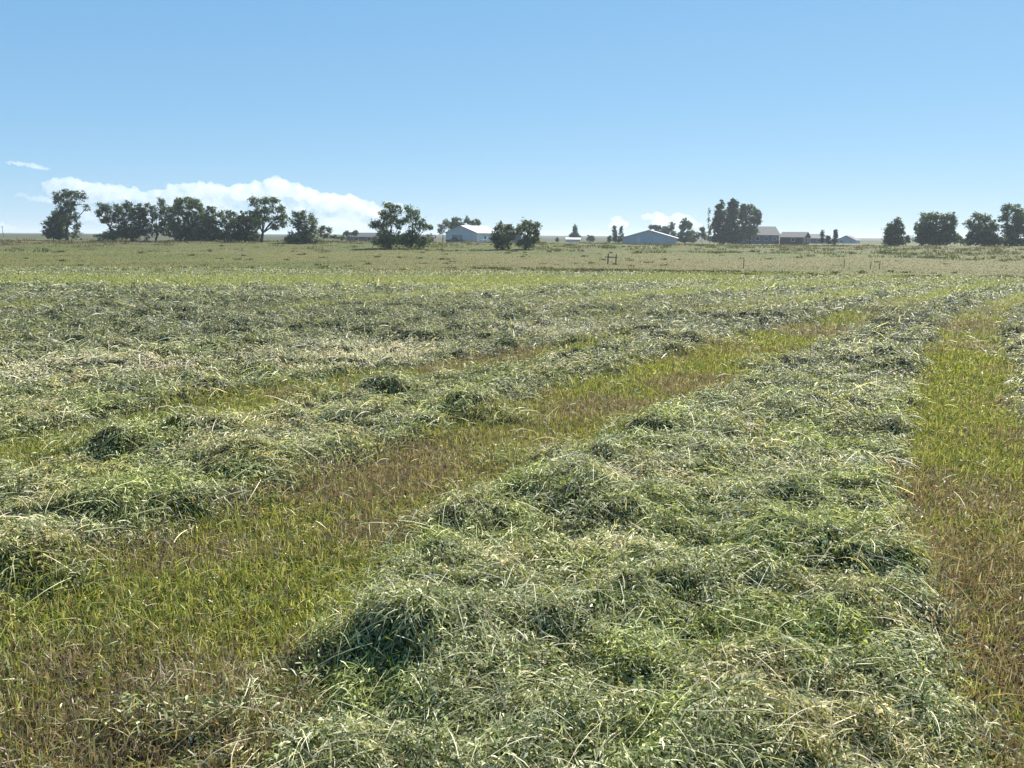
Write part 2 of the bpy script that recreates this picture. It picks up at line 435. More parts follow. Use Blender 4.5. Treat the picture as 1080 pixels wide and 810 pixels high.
HAYP = [(.122, .15, .05), (.205, .23, .098), (.33, .338, .198), (.48, .465, .33), (.55, .50, .37), (.038, .05, .016)]
hayb = Heap()
def lay(n, r0, r1, p, Lr, Wm, tilt, probs, K, taper, lift, pxw, half=43):
    x, y, r = scatter(n, r0, r1, p, half)
    st = strips(x, y)
    hp = heaps(x, y)
    keep = rng.random(n) < np.maximum(np.clip(1.06 - st * 1.02, 0.03, 1), np.maximum(np.clip(hp * 12, 0, 1), .9 * bleached(x, y)))
    keep &= (y < FIELD_EDGE + 2 * rng.random(n))
    x, y, r, st = x[keep], y[keep], r[keep], st[keep]; n = len(x)
    z, gx, gy = slope(x, y)
    ln = rng.uniform(*Lr, n) * (1 + np.clip(r - 4, 0, 40) * 0.012)
    th = 2 * math.pi * fbm(x / 0.9, y / 0.9, 91, 2) * 1.6 + rng.normal(0, 1.1, n)
    dx, dy = np.cos(th), np.sin(th)
    g = np.clip(gx * dx + gy * dy, -1.1, 1.1)
    dz = g + rng.normal(0.05, tilt, n)
    D = np.stack([dx, dy, dz], -1); D /= np.linalg.norm(D, axis=1)[:, None]
    P0 = np.stack([x, y, z + rng.random(n) ** 1.5 * lift * (.35 + 2.2 * vnoise(x / .11, y / .11, 88) ** 2) * (1 + r * 0.01)], -1)
    P2 = P0 + D * ln[:, None]
    P1 = P0 + D * (ln * 0.55)[:, None] + np.stack([rng.normal(0, .08, n) * ln, rng.normal(0, .08, n) * ln, np.abs(rng.normal(0.08, .14, n)) * ln], -1)
    # droop the tips back onto the pile
    P2[:, 2] -= rng.random(n) * 0.25 * ln
    zg = surface(P2[:, 0], P2[:, 1]); P2[:, 2] = np.maximum(P2[:, 2], zg + 0.003 - 0.02 * rng.random(n))
    W = np.maximum(Wm * rng.uniform(0.6, 1.3, n), pxw * r / 740)
    ru = np.stack([rng.normal(0, .75, n), rng.normal(0, .75, n), np.ones(n)], -1)
    c, _ = pick(n, HAYP, probs)
    d = np.clip(dry(x, y), 0, 1)
    t = (rng.random(n) < d * 0.95)
    c[t] = np.array([.50, .45, .36])
    c = c * np.clip(np.exp(rng.normal(-.12, .42, n)), .25, 1.9)[:, None] * (0.85 + 0.3 * fbm(x / 1.7, y / 1.2, 93))[:, None]
    fresh = sstep(.5, .7, fbm(x / .45, y / .4, 97)); tan = sstep(.55, .72, fbm(x / .4, y / .35, 98)) * .6
    c = mixc(c, c * A(.95, 1.06, .58), fresh * .6); c = mixc(c, c * A(1.32, 1.1, 1.08), tan)
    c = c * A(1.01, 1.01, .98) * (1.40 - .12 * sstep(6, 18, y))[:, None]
    # the hay near the camera is greener, greyer and darker further off
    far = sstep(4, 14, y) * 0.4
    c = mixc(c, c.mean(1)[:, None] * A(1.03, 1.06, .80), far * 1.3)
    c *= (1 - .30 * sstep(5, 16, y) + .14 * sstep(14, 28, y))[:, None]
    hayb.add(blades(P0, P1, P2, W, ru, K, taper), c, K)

# leafy flecks, blades, long pale stems
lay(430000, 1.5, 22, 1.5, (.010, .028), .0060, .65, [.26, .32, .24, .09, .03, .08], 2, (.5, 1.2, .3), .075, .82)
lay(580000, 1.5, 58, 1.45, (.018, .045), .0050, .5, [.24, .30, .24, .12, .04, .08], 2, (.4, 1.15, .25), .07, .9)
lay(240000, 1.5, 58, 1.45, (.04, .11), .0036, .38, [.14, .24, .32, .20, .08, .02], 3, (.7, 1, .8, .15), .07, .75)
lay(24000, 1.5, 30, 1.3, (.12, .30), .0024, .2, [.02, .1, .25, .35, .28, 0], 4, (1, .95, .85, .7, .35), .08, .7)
tag(hayb.build('mown_hay', MAT_HAY), 'silvery green cut hay lying in loose windrows across the field', 'hay', kind='stuff')

# stubble between the windrows
stub = Heap()
def stand(n, r0, r1, p, Hr, Wm, lean, K, pxw, half=43):
    x, y, r = scatter(n, r0, r1, p, half)
    st = strips(x, y)
    keep = (rng.random(n) < np.clip(st * 1.15, 0.05, 1)) & (y < FIELD_EDGE + 1)
    x, y, r = x[keep], y[keep], r[keep]; n = len(x)
    z = surface(x, y)
    h = rng.uniform(*Hr, n) * (0.7 + 0.6 * fbm(x / 0.6, y / 0.6, 95)) * (1 + np.clip(r - 8, 0, 40) * 0.012)
    th = rng.uniform(0, 2 * math.pi, n); le = np.abs(rng.normal(0, lean, n))
    dx = np.cos(th) * le; dy = np.sin(th) * le
    P0 = np.stack([x, y, z - 0.01], -1)
    P1 = P0 + np.stack([dx * .25, dy * .25, np.full(n, .6)], -1) * h[:, None]
    P2 = P0 + np.stack([dx, dy, 1 - .35 * np.clip(le, 0, 1.6)], -1) * h[:, None]
    W = np.maximum(Wm * rng.uniform(.6, 1.3, n), pxw * r / 740)
    ru = np.stack([rng.normal(0, 1, n), rng.normal(0, 1, n), rng.normal(0, .3, n)], -1)
    b = brownness(x, y)
    green, _ = pick(n, [(.165, .20, .052), (.29, .315, .085), (.43, .43, .17), (.07, .11, .03), (.5, .47, .26)], [.34, .28, .16, .14, .08])
    brown, _ = pick(n, [(.25, .185, .125), (.36, .295, .20), (.17, .12, .08), (.55, .5, .37), (.26, .27, .10)], [.28, .25, .17, .1, .2])
    t = rng.random(n) < (0.2 + 0.72 * b)
    green = green * A(1.22, 1.2, 1.0); c = np.where(t[:, None], brown, green) * rng.uniform(.75, 1.25, n)[:, None]
    far = sstep(14, 26, y)
    c = mixc(c, A(.32, .345, .14) * rng.uniform(.75, 1.2, n)[:, None], far * .8)
    stub.add(blades(P0, P1, P2, W, ru, K, (.9, 1, .2) if K == 2 else (1, .9, .6, .12)), c, K)
stand(430000, 1.5, 14, 1.35, (.03, .09), .0064, .65, 2, .7)
stand(240000, 6, 58, 1.3, (.03, .09), .0062, .6, 2, .7)
stand(60000, 1.5, 20, 1.35, (.06, .14), .0052, .8, 3, .7)
tag(stub.build('stubble_grass', MAT_STUB), 'short yellow green and brown stubble on the strips between the hay rows', 'stubble', kind='stuff')

# pasture beyond the mown edge, with coarse tussocks, and weeds on the ditch bank
past = Heap()
def tuft(n, ylo, yhi, hr, wr, colf, half=42, keepf=None):
    x, y, r = scatter(n, ylo, yhi, 1.0, half)
    if keepf is not None:
        k = rng.random(n) < keepf(x, y); x, y, r = x[k], y[k], r[k]; n = len(x)
    k = y > FIELD_EDGE - 3; x, y, r = x[k], y[k], r[k]; n = len(x)
    z = terrain(x, y)
    h = rng.uniform(*hr, n); le = np.abs(rng.normal(0, .5, n)); th = rng.uniform(0, 6.283, n)
    d = np.stack([np.cos(th) * le, np.sin(th) * le, np.ones(n)], -1)
    P0 = np.stack([x, y, z - .03], -1); P2 = P0 + d * h[:, None]; P1 = P0 + d * (h * .5)[:, None] + np.stack([0 * h, 0 * h, .2 * h], -1)
    W = np.maximum(rng.uniform(*wr, n), .6 * r / 740)
    ru = np.stack([rng.normal(0, 1, n), rng.normal(0, 1, n), rng.normal(0, .3, n)], -1)
    past.add(blades(P0, P1, P2, W, ru, 2, (1, .8, .2)), colf(x, y) * rng.uniform(.86, 1.14, n)[:, None], 2)
tuft(90000, 50, 190, (.04, .10), (.04, .09), lambda x, y: land_col(x, y) * 1.05)
# darker tussocks: many small clusters
def clusters(n, ylo, yhi, rad, hr, per, col, where=None, seed=0):
    x, y, r = scatter(n, ylo, yhi, 1.0, 42)
    if where is not None:
        k = rng.random(n) < where(x, y); x, y = x[k], y[k]; n = len(x)
    rr = rng.uniform(*rad, n)
    X = np.repeat(x, per) + rng.normal(0, 1, n * per) * np.repeat(rr, per); Y = np.repeat(y, per) + rng.normal(0, .6, n * per) * np.repeat(rr, per)
    hh = np.repeat(rng.uniform(*hr, n), per) * rng.uniform(.5, 1, n * per)
    z = terrain(X, Y); m = n * per
    le = rng.normal(0, .6, (m, 2)); d = np.concatenate([le, np.ones((m, 1))], 1)
    P0 = np.stack([X, Y, z - .03], -1); P2 = P0 + d * hh[:, None]; P1 = P0 + d * (hh * .5)[:, None] + np.stack([0 * hh, 0 * hh, .25 * hh], -1)
    W = np.maximum(hh * .22, .6 * Y / 740)
    ru = rng.normal(0, 1, (m, 3))
    cc = np.repeat(np.array(col)[rng.integers(0, len(col), n)], per, 0) * rng.uniform(.6, 1.4, m)[:, None]
    past.add(blades(P0, P1, P2, W, ru, 2, (1, .9, .25)), cc, 2)
DARKW = [(.085, .085, .038), (.115, .11, .05), (.10, .085, .048)]
clusters(150, 54, 135, (.12, .28), (.12, .32), 26, DARKW)
clusters(420, 51, 60, (.2, .6), (.08, .26), 34, DARKW, lambda x, y: sstep(.38, .6, fbm(x / 7, y / 4, 71)))
clusters(620, 108, 136, (.4, 1.0), (.2, .6), 30, [(.075, .10, .045), (.12, .14, .06), (.16, .165, .08)], lambda x, y: .12 + .88 * sstep(.45, .6, fbm(x / 16, y / 3.5, 72)) * sstep(-20, 10, x + 10))
clusters(420, 134, 165, (.4, 1.0), (.2, .5), 24, [(.1, .11, .05), (.15, .15, .07), (.16, .13, .075)])
clusters(260, 150, 175, (.6, 1.3), (.2, .7), 24, [(.07, .07, .035), (.12, .1, .06)], lambda x, y: sstep(10, 45, -x))
tag(past.build('pasture_grass', MAT_PAST), 'dry olive pasture grass with dark tussocks beyond the mown field', 'grass', kind='stuff')

# ---------------------------------------------------------------- trees
LEAF = {'dark': (.065, .094, .045), 'mid': (.095, .13, .058), 'pale': (.11, .135, .072), 'willow': (.125, .15, .085), 'conifer': (.016, .027, .018)}

def tree(kind, base, Y, blobs, label, leaf='mid', dens=1.0, trunk=0.16, group=None, fork=None, cat='tree', limbs=True, skirt=0):
    """base and blobs (x, y, rx, ry[, density]) are read off the photo and turned into metres at distance Y"""
    b = at(base[0], base[1], Y); gz = float(terrain(b[0], b[1])); b[2] = gz
    root = empty(kind, b, label, cat, group)
    s = Y / F
    V = []; Fs = []; Cs = []; n0 = 0
    mb = MB()
    if skirt:
        bx = np.mean([q[0] for q in blobs]); wx = np.std([q[0] for q in blobs]) + 3
        blobs = list(blobs) + [(bx + wx * e, base[1] - skirt * (1.0 + .25 * abs(e)), wx * .75, skirt * .85, 1.2) for e in (-.9, 0, .9)]
    tops = [at(q[0], q[1], Y) - b for q in blobs]
    cx = np.mean([t[0] for t in tops]); zt = max(t[2] for t in tops); zl = min(t[2] for t in tops)
    fk = np.array([cx * .5, 0, max(zl * .55, .12 * zt)]) if fk_none(fork) else at(fork[0], fork[1], Y) - b
    lean = rng.normal(0, .06, 2) * zt
    pts = [(0, 0, -.25), (fk[0] * .35 + lean[0] * .2, lean[1] * .2, fk[2] * .5), tuple(fk)]
    mb.tube(pts, [trunk * 1.35, trunk * 1.05, trunk * .9])
    top = max(tops, key=lambda t: t[2])
    base_col = np.array(LEAF[leaf])
    for q, t in zip(blobs, tops):
        rx, rz = q[2] * s, q[3] * s; ry = rx * rng.uniform(.8, 1.1); den = q[4] if len(q) > 4 else 1.0
        c = np.array([t[0], rng.normal(0, .5) * rx, t[2]])
        d = c - fk
        if limbs and np.linalg.norm(d) > .2:
            mid = fk + d * .5 + np.array([rng.normal(0, .08), rng.normal(0, .08), .1]) * np.linalg.norm(d)
            rl = trunk * rng.uniform(.28, .5)
            mb.tube([tuple(fk - d * .02), tuple(mid), tuple(c)], [rl, rl * .7, rl * .3], 5)
            for _ in range(3):
                e = rng.normal(0, .6, 3) * np.array([rx, ry, rz])
                mb.tube([tuple(c - d * .1), tuple(c + e * .6), tuple(c + e * 1.3 + np.array([0, 0, .1 * rz]))], [rl * .3, rl * .18, .012], 4)
        # sub-clumps, then leaves in each
        rx *= 1.12; ry *= 1.12; rz *= 1.15
        ncl = max(5, int(8 + 20.0 * rx * rz))
        u = rng.normal(0, 1, (ncl, 3)); u /= np.linalg.norm(u, axis=1)[:, None]
        cen = c + u * (rng.random(ncl) ** .42 * rng.uniform(.8, 1.22, ncl))[:, None] * np.array([rx, ry, rz])
        nl = int(max(6, 27 * den * dens))
        cr_ = rng.uniform(.16, .46, ncl) * min(1.0, .55 + .5 * max(rx, rz))
        p = np.repeat(cen, nl, 0) + rng.normal(0, 1, (ncl * nl, 3)) * np.repeat(cr_, nl)[:, None] * np.array([.6, .6, .48])
        m = len(p)
        sz = rng.uniform(.09, .2, m) * (Y / 150) ** .6
        a1 = rng.normal(0, 1, (m, 3)); a1 /= np.linalg.norm(a1, axis=1)[:, None]
        a2 = np.cross(a1, rng.normal(0, 1, (m, 3))); a2 /= np.linalg.norm(a2, axis=1)[:, None]
        a1 *= sz[:, None]; a2 *= (sz * .6)[:, None]
        V.append(np.stack([p - a1, p - a2 * 1.0, p + a1, p + a2], 1).reshape(-1, 3))
        Fs.append(np.arange(m * 4).reshape(-1, 4) + n0); n0 += m * 4
        tone = np.repeat(rng.uniform(.75, 1.3, ncl), nl) * rng.uniform(.75, 1.3, m)
        cc = base_col[None] * tone[:, None]; cc[:, 0] *= rng.uniform(.85, 1.2, m)
        Cs.append(cc)
    mesh_obj('crown', np.concatenate(V), np.concatenate(Fs), MAT_LEAF, root, np.concatenate(Cs))
    mb.build('trunk', MAT_BARK, root)
    return root
def fk_none(f): return f is None

GW = 'old trees along the left field bank'
tree('cottonwood_tree', (71, 253), 150, [(64, 206, 7, 4), (72, 204, 6, 3.5), (81, 206, 7, 5), (60, 211, 4, 4), (70, 214, 5, 4), (79, 214, 5, 4), (66, 222, 5, 4), (75, 221, 3, 4), (80, 229, 3.5, 4), (70, 231, 4, 6), (82, 238, 4, 3), (77, 246, 5, 4, .6), (90, 219, 5, 4, .12)],
     'tall open-crowned tree standing alone at the far left with a forked dark trunk', 'dark', .8, .26, GW, fork=(71, 238))
tree('shrub', (56, 252), 153, [(52, 240, 5, 8), (60, 235, 6, 8), (57, 228, 4.5, 4), (63, 243, 4, 7), (49, 246, 4, 4), (57, 246, 7, 5), (66, 234, 4, 6), (67, 245, 4, 6), (63, 227, 3, 4)],
     'dense dark shrub tucked against the left side of the lone tall tree', 'dark', 1.3, .1, None, cat='shrub', skirt=4)
tree('elm_tree', (121, 253), 149, [(108, 217, 5, 4), (114, 221, 5, 4), (107, 225, 4, 3), (124, 219, 4, 5), (110, 233, 4, 2.5), (122, 230, 5, 5), (121, 245, 6, 5), (127, 241, 5, 6), (129, 224, 4, 5), (116, 230, 4, 4)],
     'leaning tree with a bare slanted trunk at the left end of the dense tree row', 'dark', .85, .22, GW, fork=(116, 240), skirt=4)
tree('elm_tree', (139, 253), 149, [(140, 218, 6, 5), (147, 221, 5, 5), (136, 226, 5, 5), (144, 231, 6, 6), (140, 242, 7, 7), (150, 239, 5, 6), (152, 226, 4, 5), (132, 234, 4, 6)],
     'narrow upright tree second from the left in the dense tree row', 'dark', .95, .2, GW, skirt=6)
tree('elm_tree', (165, 253), 150, [(159, 219, 5, 4), (170, 213, 3.5, 3.5), (173, 221, 6, 5), (163, 228, 6, 5), (155, 234, 4, 4), (175, 231, 6, 6), (166, 239, 8, 5), (157, 243, 5, 4), (178, 238, 6, 6), (153, 224, 4, 4), (172, 245, 7, 3.5)],
     'airy tree with sky showing under its crown, left of the bulkiest one', 'dark', .8, .2, GW)
tree('elm_tree', (196, 254), 147, [(191, 213, 6, 4), (203, 213, 8, 5), (211, 218, 4, 4), (185, 222, 7, 6), (198, 225, 9, 7), (210, 228, 7, 7), (187, 236, 10, 10), (203, 240, 11, 9), (195, 247, 13, 5)],
     'bulkiest tree of the left row with a broad solid crown down to the ground', 'mid', 1.25, .3, GW, skirt=5)
tree('elm_tree', (222, 255), 145, [(222, 221, 4, 3), (218, 231, 7, 7), (226, 236, 7, 8), (217, 245, 9, 6), (230, 246, 7, 6)],
     'low dark tree against the right side of the bulkiest tree', 'dark', 1.2, .18, GW, skirt=5)
tree('elm_tree', (241, 255), 144, [(231, 226, 5, 4), (243, 226, 5, 4), (238, 234, 6, 5), (246, 236, 5, 5), (240, 244, 7, 6)],
     'small tree with two tufted tops and slits of sky, mid right in the left row', 'mid', .9, .16, GW, skirt=6)
tree('shrub', (259, 256), 142, [(256, 230, 7, 5), (252, 238, 8, 8), (262, 240, 8, 9), (258, 247, 11, 5), (268, 231, 5, 8)],
     'dark rounded thicket at the foot of the tree with the visible forked trunk', 'dark', 1.4, .14, None, cat='shrub', skirt=5)
tree('elm_tree', (275, 257), 139, [(269, 214, 5, 5), (279, 212, 6, 3.5), (288, 213, 5, 4), (295, 220, 5, 4), (300, 228, 4, 4), (284, 222, 7, 4), (272, 225, 6, 6), (270, 235, 6, 6), (291, 230, 5, 4), (297, 236, 4, 3), (289, 239, 5, 3), (281, 231, 5, 4)],
     'spreading round tree with a clear forked trunk ending the dense row on the right', 'mid', .9, .26, GW, fork=(277, 246))
tree('willow_tree', (313, 260), 133, [(311, 226, 3, 3), (320, 227, 4, 4), (328, 231, 5, 5), (311, 236, 5, 5), (322, 239, 8, 6), (332, 239, 4, 5), (306, 250, 5, 5), (315, 247, 7, 6), (322, 248, 6, 6), (330, 246, 5, 5), (316, 232, 5, 5)],
     'lighter green bushy tree standing apart just right of the dense left row', 'pale', .85, .15, GW, skirt=5)
tree('shrub', (341, 253), 150, [(340, 241, 3.5, 3.5), (346, 243, 2.5, 3), (337, 246, 3.5, 3.5), (345, 249, 4, 2)],
     'small thin bush between the lighter tree and the low dark-roofed house', 'pale', .8, .06, None, cat='shrub')
tree('shrub', (357, 253), 185, [(353, 250, 5, 1.6), (361, 250.5, 5, 1.6)],
     'low hedge-like bush just left of the low dark-roofed house', 'mid', .9, .05, None, cat='shrub')
tree('shrub', (366, 252), 215, [(366, 247, 3, 2.5), (374, 246, 4, 2.5)],
     'dark round bush in front of the left end of the low dark-roofed house', 'dark', 1, .05, None, cat='shrub')
GP = 'two trees growing side by side on the ditch bank'
tree('elm_tree', (412, 262), 117, [(411, 218, 6, 4), (418, 222, 5, 5), (405, 226, 5, 5), (396, 236, 4, 6), (403, 237, 6, 6), (413, 232, 8, 7), (421, 236, 5, 5), (410, 247, 11, 5)],
     'left and taller tree of the broad dark pair left of the white barn', 'mid', 1.0, .2, GP, skirt=7)
tree('elm_tree', (432, 262), 117, [(430, 221, 4, 4), (437, 226, 6, 5), (429, 232, 5, 5), (441, 234, 5, 5), (447, 238, 4, 4), (453, 240, 2.5, 3), (436, 242, 7, 5), (430, 250, 7, 4)],
     'right tree of the broad dark pair, its crown thinning out to the right', 'mid', .85, .18, GP, skirt=7)
GB = 'trees behind the white barn'
tree('poplar_tree', (467, 254), 235, [(465, 241, 3, 5), (470, 236, 3.5, 4.5)], 'pale wispy tree behind the left corner of the white barn', 'pale', .7, .12, GB)
tree('poplar_tree', (480, 253), 240, [(481, 234.5, 5, 5), (477, 239, 4, 5), (485, 241, 4, 5)], 'round dark tree rising behind the left slope of the white barn roof', 'mid', 1.1, .15, GB)
tree('poplar_tree', (495, 253), 245, [(493, 233, 3.5, 3.5), (499, 236, 2.5, 3), (497, 243, 4, 4)], 'tree showing over the ridge of the white barn', 'mid', .9, .12, GB)
tree('poplar_tree', (504, 253), 245, [(504, 235, 2.5, 3.5), (505, 243, 3, 4)], 'slender tree peeping over the right slope of the white barn roof', 'mid', .9, .1, GB)
GN = 'two willow bushes in front of the white barn'
tree('willow_tree', (530, 264), 115, [(528, 239, 4, 3), (535, 241, 5, 4), (524, 246, 5, 5), (531, 250, 8, 7), (540, 248, 4, 6), (527, 257, 6, 5), (534, 258, 6, 4), (521, 253, 4, 5)],
     'left bush of the round pair beside the white barn, slightly lower than its neighbour', 'willow', 1.15, .14, GN)
tree('willow_tree', (554, 264), 115, [(555, 236, 6, 4), (564, 237, 5, 4), (549, 243, 5, 5), (558, 246, 8, 7), (566, 246, 3, 5), (551, 256, 6, 5), (559, 256, 6, 5), (565, 253, 4, 4)],
     'right bush of the round pair beside the white barn, taller with a ragged top', 'willow', 1.1, .14, GN)
tree('shrub', (588, 256), 300, [(588, 253, 1.6, 2.4)], 'tiny dark bush on the green plain left of the low white shed', 'dark', 1.2, .05, None, cat='shrub')
tree('poplar_tree', (606, 257), 320, [(606.3, 243, 2, 4.5), (604.5, 250, 4, 3.5), (608.5, 249, 3, 4)], 'small pointed tree rising behind the low white shed', 'mid', 1.1, .1, None)
tree('shrub', (623, 257), 320, [(621.5, 251.5, 2, 3), (625, 252, 2, 3)], 'small dark twin-topped bush right of the low white shed', 'dark', 1.2, .08, None, cat='shrub')
tree('poplar_tree', (648, 256.5), 262, [(648, 241, 1.5, 3.5), (649, 248, 2, 4), (643, 252, 2.2, 3), (649, 253, 3, 2.5)], 'slim poplar left of the blue-grey shop, the taller of two', 'mid', .9, .07, 'slim poplars by the blue-grey shop')
tree('poplar_tree', (655, 256.5), 262, [(655, 243, 1.4, 3.5), (655, 250, 2.4, 4), (654, 254, 3, 2)], 'slim poplar almost touching the left end of the blue-grey shop', 'mid', .9, .07, 'slim poplars by the blue-grey shop')
GS = 'trees behind the blue-grey shop'
tree('elm_tree', (690, 255), 300, [(687, 240, 2.6, 1.8), (691, 239.5, 2.5, 2), (695, 240, 2, 2.5), (691, 245, 4, 3)], 'small dark tree just over the roof peak of the blue-grey shop', 'dark', 1, .1, GS)
tree('elm_tree', (706, 255), 300, [(703, 243, 5, 4), (709, 239, 2.5, 4), (700, 247, 4, 4), (711, 248, 3, 4)], 'bushy tree behind the right roof slope of the blue-grey shop', 'mid', 1.1, .12, GS)
tree('elm_tree', (723, 256), 270, [(721.5, 234, 2.4, 4), (726, 237, 3.5, 4), (720, 241, 4, 5), (724, 248, 6, 5), (717, 250, 3, 4)], 'pointed tree standing just past the right end of the blue-grey shop', 'mid', 1.1, .14, GS, skirt=3)
tree('shrub', (741, 256), 262, [(741, 243, 3, 3), (736, 249, 3, 3.5), (744, 248, 3, 4), (731, 252, 3, 3)], 'ragged bush between the pointed tree and the bare thin tree', 'pale', .8, .07, GS, cat='shrub')
tree('poplar_tree', (748, 256), 256, [(748, 223, .7, 4, .25), (747.4, 232, .9, 5, .3), (748.5, 243, 1.6, 5, .8), (748, 251, 2.5, 3)], 'thin nearly bare tree like a pole left of the tall poplars', 'pale', .7, .08, None)
GT = 'tall poplars beside the grey-roofed house'
tree('poplar_tree', (759, 257), 240, [(759, 218, 4, 5), (757, 227, 4, 6), (758, 238, 6, 8), (760, 249, 6, 5), (763, 230, 4, 6)], 'left poplar of the tall dark clump beside the grey-roofed house', 'dark', 1.4, .22, GT, skirt=4)
tree('poplar_tree', (772, 257), 238, [(774, 215, 5, 4), (772, 224, 7, 7), (772, 237, 8, 9), (775, 249, 8, 6), (766, 245, 5, 7)], 'tallest poplar in the middle of the dark clump beside the grey-roofed house', 'dark', 1.5, .26, GT, skirt=4)
tree('poplar_tree', (791, 254), 246, [(783, 219, 3.5, 4), (790, 221, 5, 5), (797, 224, 3.5, 5), (792, 231, 6, 5), (785, 236, 6, 7), (782, 226, 4, 6), (783, 246, 7, 5), (798, 233, 4, 5), (791, 243, 7, 5), (800, 228, 3, 5)], 'more open poplar rising over the left end of the grey house roof', 'mid', .9, .18, GT)
tree('spruce_tree', (867.5, 258), 235, [(867.5, 245, .7, 2.5, .5), (867.3, 249, 1.1, 2.5), (867, 254, 1.9, 2.5)], 'thin spindly evergreen right of the dark red house', 'conifer', .9, .06, 'young evergreens right of the dark red house')
tree('spruce_tree', (873.5, 258), 235, [(873.3, 250.5, 1.6, 1.8), (873.5, 254.5, 2.8, 2.6)], 'squat cone-shaped evergreen in the middle of the three young evergreens', 'conifer', 1.4, .07, 'young evergreens right of the dark red house')
tree('spruce_tree', (881, 258), 235, [(881, 244.5, .9, 2), (881, 249, 1.5, 3), (880.5, 254.5, 2.2, 2.6)], 'tallest and most pointed of the three young evergreens, beside the far grey roof', 'conifer', 1.2, .07, 'young evergreens right of the dark red house')
GR = 'trees along the right horizon'
tree('willow_tree', (943, 259), 165, [(939, 239, 3.5, 4), (947, 234, 3.5, 4), (943, 245, 6, 5), (937, 249, 4, 5), (949, 247, 4, 5), (944, 253, 7, 5), (940, 244, 5, 6), (947, 241, 5, 6)],
     'upright pale tree standing first at the left of the right-hand group', 'pale', 1.1, .16, GR, skirt=4)
tree('shrub', (956, 259), 166, [(957, 252, 3.5, 3.5), (951, 254, 3, 3)], 'low dark bush in the gap right of the upright pale tree', 'dark', 1.2, .06, None, cat='shrub')
tree('elm_tree', (985, 259), 165, [(978, 229, 6, 3.5), (986, 228, 6, 3.5), (994, 230, 5, 4), (1003, 229, 4, 4), (969, 239, 5, 5), (980, 240, 8, 7), (996, 240, 8, 6), (1007, 236, 3.5, 5), (975, 250, 7, 5), (990, 250, 9, 6), (1003, 250, 6, 6), (986, 239, 8, 7), (974, 245, 7, 7), (1001, 243, 7, 7), (988, 247, 10, 7)],
     'widest tree of the right-hand group with a broad flat top', 'mid', 1.15, .28, GR, skirt=5)
tree('shrub', (1013, 259), 168, [(1011, 251, 3.5, 3), (1016, 254, 3, 2.5)], 'small bush filling the gap right of the widest tree', 'pale', 1, .06, None, cat='shrub')
tree('elm_tree', (1037, 260), 163, [(1032, 229, 4, 3.5), (1041, 230, 5, 4), (1027, 236, 5, 5), (1036, 240, 8, 7), (1047, 239, 5, 6), (1025, 248, 4, 4), (1036, 250, 8, 6), (1048, 250, 6, 6), (1030, 243, 6, 6), (1044, 246, 7, 7)],
     'round tree between the widest tree and the tall one cut by the right edge', 'mid', 1.05, .22, GR, skirt=5)
tree('elm_tree', (1065, 260), 161, [(1063, 220, 5, 3.5), (1072, 221, 5, 4), (1060, 229, 5, 5), (1070, 232, 7, 7), (1058, 241, 5, 6), (1068, 245, 8, 7), (1078, 238, 5, 9), (1085, 226, 7, 7), (1087, 242, 7, 9)],
     'tallest tree of the right-hand group, cut off by the right edge of the view', 'mid', 1.1, .26, GR, skirt=5)

# ---------------------------------------------------------------- buildings
MAT_WHITE = solid('white ribbed steel siding', (.52, .53, .54), .45, .05, 1, wave=('X', 5, .03))
MAT_WROOF = solid('pale steel roofing', (.58, .59, .60), .4, .05, 1, wave=('X', 5, .03))
MAT_BLUE = solid('blue grey steel siding', (.35, .42, .47), .5, .05, 1, wave=('X', 5, .03))
MAT_SHING = solid('grey asphalt shingles', (.30, .29, .28), .9, .15, 4)
MAT_SHING2 = solid('light grey shingles', (.15, .145, .135), .85, .12, 4)
MAT_DARKROOF = solid('dark shingles', (.09, .085, .09), .9, .2, 4)
MAT_RED = solid('dark red painted boards', (.09, .045, .04), .7, .15, 3, wave=('Z', 6, .02))
MAT_SIDE = solid('dull slate blue siding', (.13, .15, .17), .7, .1, 3, wave=('Z', 6, .02))
MAT_TRIM = solid('white painted trim', (.5, .5, .49), .5, .04, 5)
MAT_GLASS = solid('dark window glass', (.03, .04, .05), .08, .1, 2, spec=.6)
MAT_DOOR = solid('grey door panel', (.22, .24, .26), .5, .06, 3, wave=('Z', 3, .02))
MAT_CONC = solid('concrete', (.34, .33, .31), .9, .1, 3)

def gable_building(name, corner, Y, yaw, W, Ln, he, hr, wall, roof, label, cat='building', ov=.35, th=.12):
    """local x across the gable, local y along the ridge; origin at the centre of the front gable"""
    p = at(corner[0], corner[1], Y); z = float(terrain(p[0], p[1]))
    root = empty(name, (p[0], Y, z), label, cat, rz=yaw)
    w = MB(); w.prism([(-W / 2, -.4), (W / 2, -.4), (W / 2, he), (0, hr), (-W / 2, he)], 0, Ln); wo = w.build('wall', wall, root)
    r = MB(); sl = (hr - he) / (W / 2)
    for s_ in (-1, 1):
        xa = W / 2 + ov
        q = [(0, hr + .02), (s_ * xa, he - ov * sl + .02), (s_ * xa, he - ov * sl + .02 + th), (0, hr + .02 + th)]
        r.prism(q, -ov, Ln + ov)
    ro = r.build('roof', roof, root)
    return root, ro

